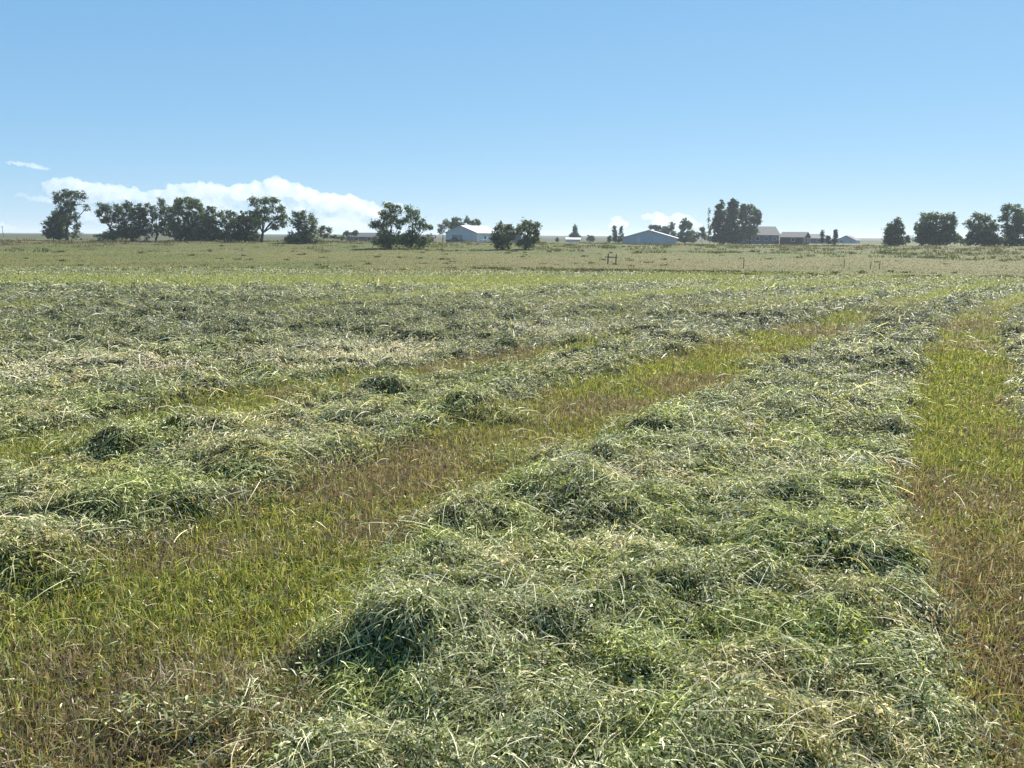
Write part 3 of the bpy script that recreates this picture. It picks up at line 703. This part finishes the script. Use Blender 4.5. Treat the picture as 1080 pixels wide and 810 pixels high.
def window(root, x, z, w, h, y=0., side=None, mat=MAT_TRIM):
    """window on the gable front (y=0) or on the long side x = side"""
    f = MB(); t = .14
    if side is None:
        for a in ((x - w / 2 - t, x + w / 2 + t, z - h / 2 - t, z - h / 2), (x - w / 2 - t, x + w / 2 + t, z + h / 2, z + h / 2 + t), (x - w / 2 - t, x - w / 2, z - h / 2, z + h / 2), (x + w / 2, x + w / 2 + t, z - h / 2, z + h / 2)):
            f.box(a[0], a[1], y - .06, y + .01, a[2], a[3])
        fo = f.build('window', mat, root); g = MB(); g.box(x - w / 2, x + w / 2, y - .025, y + .01, z - h / 2, z + h / 2)
    else:
        s_ = 1 if side > 0 else -1; x0, x1 = sorted((side - .01 * s_, side + .06 * s_)); xg = sorted((side - .01 * s_, side + .025 * s_))
        for a in ((x - w / 2 - t, x + w / 2 + t, z - h / 2 - t, z - h / 2), (x - w / 2 - t, x + w / 2 + t, z + h / 2, z + h / 2 + t), (x - w / 2 - t, x - w / 2, z - h / 2, z + h / 2), (x + w / 2, x + w / 2 + t, z - h / 2, z + h / 2)):
            f.box(x0, x1, a[0], a[1], a[2], a[3])
        fo = f.build('window', mat, root); g = MB(); g.box(xg[0], xg[1], x - w / 2, x + w / 2, z - h / 2, z + h / 2)
    g.build('pane', MAT_GLASS, fo)

def door(root, x, w, h, mat, handle=True, name='door'):
    d = MB(); d.box(x - w / 2, x + w / 2, -.05, .01, 0, h); do = d.build(name, mat, root)
    t = MB(); t.box(x - w / 2 - .1, x - w / 2 - .002, -.07, .01, 0, h + .1); t.box(x + w / 2 + .002, x + w / 2 + .1, -.07, .01, 0, h + .1); t.box(x - w / 2, x + w / 2, -.07, .01, h + .002, h + .1)
    t.build('door_frame', MAT_TRIM, do)

# white barn
R_ = math.radians
barn, _ = gable_building('white_barn', (486.5, 256.5), 205, R_(-24), 9.6, 15, 2.9, 4.75, MAT_WHITE, MAT_WROOF,
                         'white steel barn with a bright gabled roof, left of the pair of round bushes', 'barn')
door(barn, -1.2, 3.2, 2.3, MAT_DOOR, name='garage_door'); door(barn, 2.6, .95, 2.05, MAT_TRIM)
window(barn, 5, 1.6, 1.1, .8, side=4.8)
# its lean-to neighbour with a dull green roof
sh, _ = gable_building('green_roofed_shed', (521, 254), 226, R_(-70), 6.5, 7.5, 3.1, 4.2, MAT_SIDE, solid('dull green roofing', (.10, .14, .11), .7, .1, 3),
                       'dark green roofed shed half hidden between the white barn and the round bushes', 'shed')
# blue-grey shop
shop, _ = gable_building('blue_grey_shop', (684, 258), 250, R_(-15), 17.4, 13, 1.9, 4.35, MAT_BLUE, MAT_WROOF,
                         'wide blue-grey shop building with a low white-edged roof', 'shop building', ov=.5, th=.2)
door(shop, 3.4, 3.4, 2.1, solid('pale blue overhead door', (.39, .46, .51), .5, .05, 2, wave=('Z', 3, .02)), name='garage_door'); door(shop, -3.4, 1.0, 2.05, MAT_TRIM)
window(shop, 6, 1.2, 1.1, .7, side=8.7)

# grey-roofed long house: ridge runs across the view
def side_house(name, px, Y, yaw, W, Ln, he, hr, wall, roof, label):
    root, ro = gable_building(name, px, Y, yaw, W, Ln, he, hr, wall, roof, label, 'house', ov=.5, th=.14)
    return root, ro
# local y runs along the ridge; turn it so the ridge runs left in the view and the long side faces us
ha, har = side_house('grey_roofed_house', (815, 258), 262, R_(97), 8.4, 12.6, 3.1, 5.75, MAT_SIDE, MAT_SHING2,
                     'long house with a light grey shingle roof and slate walls under the poplars')
for i, yy in enumerate((1.6, 4.6, 7.6, 10.4)): window(ha, yy, 1.75, 1.2, 1.0, side=-4.2)
c = MB(); c.box(-1.9, -1.4, 7.6, 8.1, 4.9, 6.15); c.build('chimney', MAT_CONC, har)
dk = MB(); dk.box(-6.6, -4.25, -.6, 1.2, .95, 1.1)
for xx in (-6.5, -4.5): dk.box(xx - .07, xx + .07, -.55, -.41, -.3, .95); dk.box(xx - .07, xx + .07, 1.0, 1.14, -.3, .95)
dk.build('deck', MAT_WOOD, ha)
stp = MB()
for k in range(5): stp.box(-6.4, -5.2, -.62 - .3 * (k + 1), -.62 - .3 * k, .76 - .2 * k, .88 - .2 * k)
stp.build('stair', MAT_WOOD, ha)
rl = MB()
for yy in (-.58, .3, 1.16): rl.box(-6.58, -6.5, yy - .04, yy + .04, 1.1, 2.0)
rl.box(-6.6, -6.48, -.62, 1.2, 2.0, 2.08); rl.build('railing', MAT_TRIM, ha)

# dark red house with its gable turned to the right
hb, hbr = gable_building('dark_red_house', (850, 258.5), 240, R_(52), 6.0, 7.4, 2.35, 3.85, MAT_RED, MAT_SHING2,
                         'small dark red house with two white-framed windows in its gable', 'house', ov=.4, th=.12)
window(hb, -1.5, 1.45, .95, 1.05); window(hb, 1.4, 1.5, .9, 1.0)
window(hb, 3.2, 1.5, 1.0, .9, side=-3.0)
tr = MB(); tr.box(-3.08, -2.9, -.05, .0, -.2, 2.35); tr.build('corner_board', MAT_TRIM, hb)
# board fence linking the two houses
fp = at(823, 258, 250); fq = at(845, 258, 242)
fl = math.hypot(fq[0] - fp[0], fq[1] - fp[1])
fz = float(terrain(fp[0], fp[1]))
fr = empty('board_fence', (fp[0], fp[1], fz), 'dark board fence joining the grey-roofed house and the dark red house', 'fence', rz=math.atan2(fq[1] - fp[1], fq[0] - fp[0]))
b_ = MB()
nb = int(fl / .16)
for k in range(nb): b_.box(k * .16, k * .16 + .145, -.015, .015, .05, 1.75 + .03 * math.sin(k * 1.7))
b_.build('board_panel', MAT_RED, fr)
for k in range(5):
    q = MB(); xx = k * fl / 4; q.box(xx - .06, xx + .06, .02, .14, -.3, 1.8); q.build('post', MAT_WOOD, fr)
# pale roofed house behind, then the far grey roof
hc, _ = gable_building('pale_roofed_house', (868, 258), 285, R_(82), 7, 5.4, 1.9, 3.4, MAT_SIDE, MAT_SHING2,
                       'little house with a pale roof half hidden behind the dark red house', 'house')
window(hc, 2.6, 1.1, 1.1, .8, side=-3.5)
hd, _ = gable_building('far_grey_house', (891.5, 258.5), 300, R_(-34), 7.4, 10, 1.2, 3.0, MAT_BLUE, MAT_SHING2,
                       'low blue-grey house with a grey roof, farthest right of the houses', 'house')
door(hd, .8, 1.0, 1.1, MAT_TRIM); window(hd, -1.6, .75, .9, .6)
# low dark-roofed house behind the left trees
he_, her = gable_building('low_dark_house', (399, 251.5), 240, R_(94), 7, 9.5, 1.6, 2.8, MAT_SIDE, MAT_DARKROOF,
                          'low house with a dark roof peeping between the left trees and the broad tree pair', 'house')
window(he_, 2.5, 1.0, 1.2, .8, side=-3.5); window(he_, 6.5, 1.0, 1.2, .8, side=-3.5)
hf, hfr = gable_building('long_dark_shed', (458, 254.5), 215, R_(92), 6, 7.4, 1.5, 2.2, MAT_RED, MAT_DARKROOF,
                         'long dark shed seen through the right tree of the broad pair', 'shed')
door(hf, 0, 1.2, 1.7, MAT_DOOR)
# low white shed on the plain
ws, _ = gable_building('low_white_shed', (611, 257), 310, R_(92), 4, 5.6, 1.0, 1.6, MAT_WHITE, MAT_WROOF,
                       'low white shed at the foot of the small pointed tree on the plain', 'shed')
door(ws, 0, 1.0, .9, MAT_DOOR)

# ---------------------------------------------------------------- vehicles by the barn
MAT_TYRE = solid('tyre rubber', (.02, .02, .02), .9, .1, 8)
def vehicle(name, px, Y, yaw, col, label, cat):
    p = at(px[0], px[1], Y); z = float(terrain(p[0], p[1]))
    r = empty(name, (p[0], Y, z), label, cat, rz=yaw)
    paint = solid(name + ' paint', col, .25, .03, 2, spec=.6)
    b = MB(); b.prism([(-2.5, .42), (2.45, .42), (2.5, .8), (2.35, 1.02), (1.1, 1.12), (-.7, 1.12), (-2.48, 1.1)], -.92, .92); b.build('body', paint, r, .05)
    k = MB(); k.prism([(-.85, 1.1), (1.15, 1.1), (.5, 1.72), (-.7, 1.75)], -.8, .8); ko = k.build('cabin', paint, r, .04)
    g = MB(); g.prism([(-.62, 1.18), (.82, 1.18), (.42, 1.62), (-.58, 1.64)], -.815, .815); g.build('side_window', MAT_GLASS, ko)
    for sx in (-1.6, 1.6):
        for sy in (-1, 1):
            w = MB(); w.tube([(sx, sy * .72, .36), (sx, sy * .95, .36)], [.37, .37], 16); wo = w.build('wheel', MAT_TYRE, r)
            h = MB(); h.tube([(sx, sy * .951, .36), (sx, sy * .965, .36)], [.2, .19], 12); h.build('rim', MAT_CONC, wo)
    for sy in (-.65, .65):
        l = MB(); l.box(2.46, 2.53, sy - .18, sy + .18, .72, .9); l.build('headlight', MAT_TRIM, r)
vehicle('parked_pickup', (480.5, 257.5), 200, R_(168), (.035, .04, .05), 'dark pickup parked in front of the white barn', 'pickup')
vehicle('parked_pickup', (516.5, 258), 200, R_(20), (.7, .7, .7), 'white pickup parked at the right end of the white barn, half behind a bush', 'pickup')

# ---------------------------------------------------------------- fence brace and posts
ga = ground_point(641, 278.5); 
gb_ = at(649.5, 278, ga[1])
h_ = empty('fence_brace', (ga[0], ga[1], float(terrain(*ga))), 'weathered wooden H-shaped fence brace standing alone in the pasture', 'fence brace')
wd = float(gb_[0] - ga[0]); hh_ = ga[1] / F * 10.6
for xx, hk in ((0, 1.0), (wd, .96)):
    q = MB(); q.tube([(xx, 0, -.3), (xx + .01, .01, hh_ * .5), (xx + .02, 0, hh_ * hk)], [.07, .066, .06], 9); q.build('post', MAT_WOOD, h_)
q = MB(); q.tube([(.05, 0, hh_ * .68), (wd - .04, 0, hh_ * .66)], [.05, .045], 8); q.build('rail', MAT_WOOD, h_)

MAT_STEEL = solid('rusty steel post', (.11, .075, .055), .7, .3, 10)
def post(px, py, hpx, label):
    g = ground_point(px, py); z = float(terrain(*g)); hgt = g[1] / F * hpx
    r = empty('fence_post', (g[0], g[1], z), label, 'fence post', 'thin steel posts of the pasture fence')
    s_ = MB(); s_.prism([(-.03, -.004), (.03, -.004), (.03, .004), (.005, .004), (.004, .035), (-.004, .035), (-.005, .004), (-.03, .004)], 0, 1)
    s_.v = [(a, c_, (b * (hgt + .3)) - .3) for a, b, c_ in s_.v]
    s_.build('post_shaft', MAT_STEEL, r)
    t = MB(); t.box(-.034, .034, -.008, .039, hgt - .12, hgt + .005); t.build('post_tip', MAT_CONC, r)
post(784, 283, 10, 'thin steel fence post in the pasture below the grey-roofed house')
post(890, 283, 9, 'thin steel fence post in the pasture below the far grey house')
post(918, 284, 8, 'shorter left one of two close thin steel posts in the right pasture')
post(927.5, 284, 9, 'taller right one of two close thin steel posts in the right pasture')
# far utility pole at the left edge
up_ = at(4, 253, 320)
pr = empty('utility_pole', (up_[0], up_[1], float(terrain(up_[0], up_[1]))), 'thin distant utility pole at the left end of the horizon', 'utility pole')
q = MB(); q.tube([(0, 0, -.5), (0, 0, 4.9)], [.12, .09], 8); q.build('pole', MAT_WOOD, pr)
q = MB(); q.box(-.6, .6, -.16, -.1, 4.4, 4.52); q.build('crossarm', MAT_WOOD, pr)

# ---------------------------------------------------------------- clouds: real puffs of vapour far beyond the plain
def cloud_mat(d):
    m, nt, out = new_mat('cloud vapour')
    v = N_(nt, 'ShaderNodeVolumePrincipled'); v.inputs['Color'].default_value = (1, 1, 1, 1); v.inputs['Density'].default_value = d; v.inputs['Anisotropy'].default_value = .45
    nt.links.new(v.outputs[0], out.inputs['Volume'])
    return m
def cloud(puffs, D, dens, label, depth=1.0, vox=30, bump=60):
    bm = bmesh.new(); s_ = D / F
    for (px, py, rx, ry, *dd) in puffs:
        c = at(px, py, D); mt = Matrix.Translation((c[0], c[1] + random.uniform(-1, 1) * rx * s_ * depth * .6, c[2])) @ Matrix.Diagonal((rx * s_, rx * s_ * depth * (dd[0] if dd else 1), ry * s_, 1))
        bmesh.ops.create_icosphere(bm, subdivisions=3, radius=1, matrix=mt)
    me = bpy.data.meshes.new('cloud'); bm.to_mesh(me); bm.free()
    o = bpy.data.objects.new('cloud', me); COL.objects.link(o)
    md = o.modifiers.new('r', 'REMESH'); md.mode = 'VOXEL'; md.voxel_size = vox
    dg = bpy.context.evaluated_depsgraph_get(); me2 = bpy.data.meshes.new_from_object(o.evaluated_get(dg))
    o.modifiers.clear(); o.data = me2; bpy.data.meshes.remove(me)
    n = len(me2.vertices); co = np.empty(n * 3, np.float32); no = np.empty(n * 3, np.float32)
    me2.vertices.foreach_get('co', co); me2.vertices.foreach_get('normal', no)
    co = co.reshape(-1, 3).astype(float); no = no.reshape(-1, 3)
    k = bump / 60 * 110.0
    f = fbm(co[:, 0] / k + co[:, 1] / k * .6, co[:, 2] / k - co[:, 1] / k * .5, 301, 4) - .5
    f2 = fbm(co[:, 0] / (k * .3) - co[:, 1] / k, co[:, 2] / (k * .3) + co[:, 1] / k, 302, 3) - .5
    co += no * ((f * 2.2 + f2 * .8) * bump)[:, None]
    me2.vertices.foreach_set('co', co.astype(np.float32).ravel()); me2.update()
    me2.materials.clear(); me2.materials.append(cloud_mat(dens))
    tag(o, label, 'cloud')
    return o
bank = []
prof = [(50, 192), (75, 188), (98, 192), (125, 196), (150, 199), (175, 197), (200, 193), (216, 190), (238, 194), (262, 193), (286, 188), (308, 192), (330, 199), (350, 206), (372, 208), (390, 211), (400, 218)]
xs = np.arange(52, 404, 6.5); ys = np.interp(xs, [p[0] for p in prof], [p[1] for p in prof])
for a_, b_ in zip(xs, ys):
    k_ = random.uniform(.6, 1.3)
    bank.append((a_ + random.uniform(-2, 2), b_ + 4 * k_ + random.uniform(-1, 2), 7.5 * k_, 4.2 * k_, 1.1))
    bank.append((a_ + 5, b_ + 11 + random.uniform(-2, 3), 10, 5, .7))
    if a_ > 75: bank.append((a_ - 3, b_ + 20 + random.uniform(-2, 2), 13, 6.5, .16)) if random.random() < .8 else None; bank.append((a_ + 3, b_ + 31, 13, 5.5, .10)) if random.random() < .8 else None; bank.append((a_ + 3, b_ + 40, 14, 5, .07))
cloud(bank, 9000, .0048, 'long white cumulus bank low over the trees on the left horizon', 1.0, 20, 46)
cloud([(12, 172, 5, 2), (24, 173, 7, 2), (34, 175, 8, 2.4), (44, 178, 7, 1.6)], 9000, .004, 'small thin cloud wisp high at the left above the cloud bank', 1.2, 16, 22)
cloud([(24, 206, 7, 3), (36, 210, 10, 4), (50, 211, 10, 3.5), (64, 213, 12, 3)], 9000, .0022, 'faint flat cloud left of the lone tall tree below the bank end', 1, 20, 35)
cloud([(-2, 236, 9, 4), (8, 240, 10, 4)], 9000, .003, 'pale cloud scrap low at the left edge on the horizon', 1, 20, 30)
cloud([(409, 214, 5, 2.5), (420, 217, 6, 3), (428, 222, 5, 3)], 9500, .003, 'little cloud puff behind the top of the broad tree pair', 1, 16, 22)
cloud([(650, 231, 6, 3.4), (656, 236, 8, 4), (648, 239, 7, 4)], 10000, .0028, 'small soft cloud above the slim poplars', 1, 16, 25)
cloud([(684, 228, 7, 3), (695, 228, 8, 4), (703, 231, 7, 4), (697, 236, 10, 5), (714, 229, 7, 4.5), (722, 230, 7, 4), (728, 234, 7, 4), (733, 238, 6, 3), (715, 238, 10, 5)], 9500, .0026, 'bright white cumulus pair behind the trees of the blue-grey shop', 1, 20, 28)


# ---------------------------------------------------------------- haze, light, sky
HAZE = 0.0003
def haze():
    b = MB(); b.box(-5200, 5200, -60, 5400, -8, 17)
    m, nt, out = new_mat('thin summer haze')
    v = N_(nt, 'ShaderNodeVolumePrincipled'); v.inputs['Color'].default_value = (.80, .88, 1, 1); v.inputs['Density'].default_value = HAZE; v.inputs['Anisotropy'].default_value = .2
    nt.links.new(v.outputs[0], out.inputs['Volume'])
    o = b.build('haze', m); tag(o, 'thin bluish summer haze over the whole plain', 'haze', kind='stuff')
if HAZE: haze()

AZ, EL = R_(32), R_(43)
sd = bpy.data.lights.new('sun', 'SUN'); so = bpy.data.objects.new('sun', sd); COL.objects.link(so)
sd.energy = 4.6; sd.angle = R_(.53); sd.color = (1, .94, .84)
dirv = Vector((math.sin(AZ) * math.cos(EL), math.cos(AZ) * math.cos(EL), math.sin(EL)))
so.rotation_euler = dirv.to_track_quat('Z', 'Y').to_euler()

w = bpy.data.worlds.new('World'); C.world = w; w.use_nodes = True
nt = w.node_tree; bg = nt.nodes['Background']
sky = nt.nodes.new('ShaderNodeTexSky'); sky.sky_type = 'NISHITA'; sky.sun_disc = False
sky.sun_elevation = EL; sky.sun_rotation = AZ; sky.altitude = 3500; sky.air_density = 1.0; sky.dust_density = 0.0; sky.ozone_density = 1.5
# clear dry air: the sky's own radiance, its bright low band rolled off per colour channel
SKY_K = .08
sep = nt.nodes.new('ShaderNodeSeparateColor'); com = nt.nodes.new('ShaderNodeCombineColor')
nt.links.new(sky.outputs[0], sep.inputs[0])
for i, (t0, s0, g_) in enumerate(((.258, 1.94, .62), (.53, 3.31, .42), (.85, 5.78, .28))):
    pw = nt.nodes.new('ShaderNodeMath'); pw.operation = 'POWER'; pw.inputs[1].default_value = g_
    ml = nt.nodes.new('ShaderNodeMath'); ml.operation = 'MULTIPLY'; ml.inputs[1].default_value = t0 / s0 ** g_ / (SKY_K * 2 ** 1.05)
    nt.links.new(sep.outputs[i], pw.inputs[0]); nt.links.new(pw.outputs[0], ml.inputs[0]); nt.links.new(ml.outputs[0], com.inputs[i])
nt.links.new(com.outputs[0], bg.inputs['Color']); bg.inputs['Strength'].default_value = SKY_K

C.view_settings.view_transform = 'Standard'; C.view_settings.look = 'None'
C.view_settings.exposure = 1.05; C.view_settings.gamma = 1.0
C.render.engine = 'CYCLES'
C.cycles.use_denoising = True
C.cycles.max_bounces = 8; C.cycles.diffuse_bounces = 3; C.cycles.glossy_bounces = 2; C.cycles.transmission_bounces = 4
C.cycles.volume_bounces = 3; C.cycles.transparent_max_bounces = 16
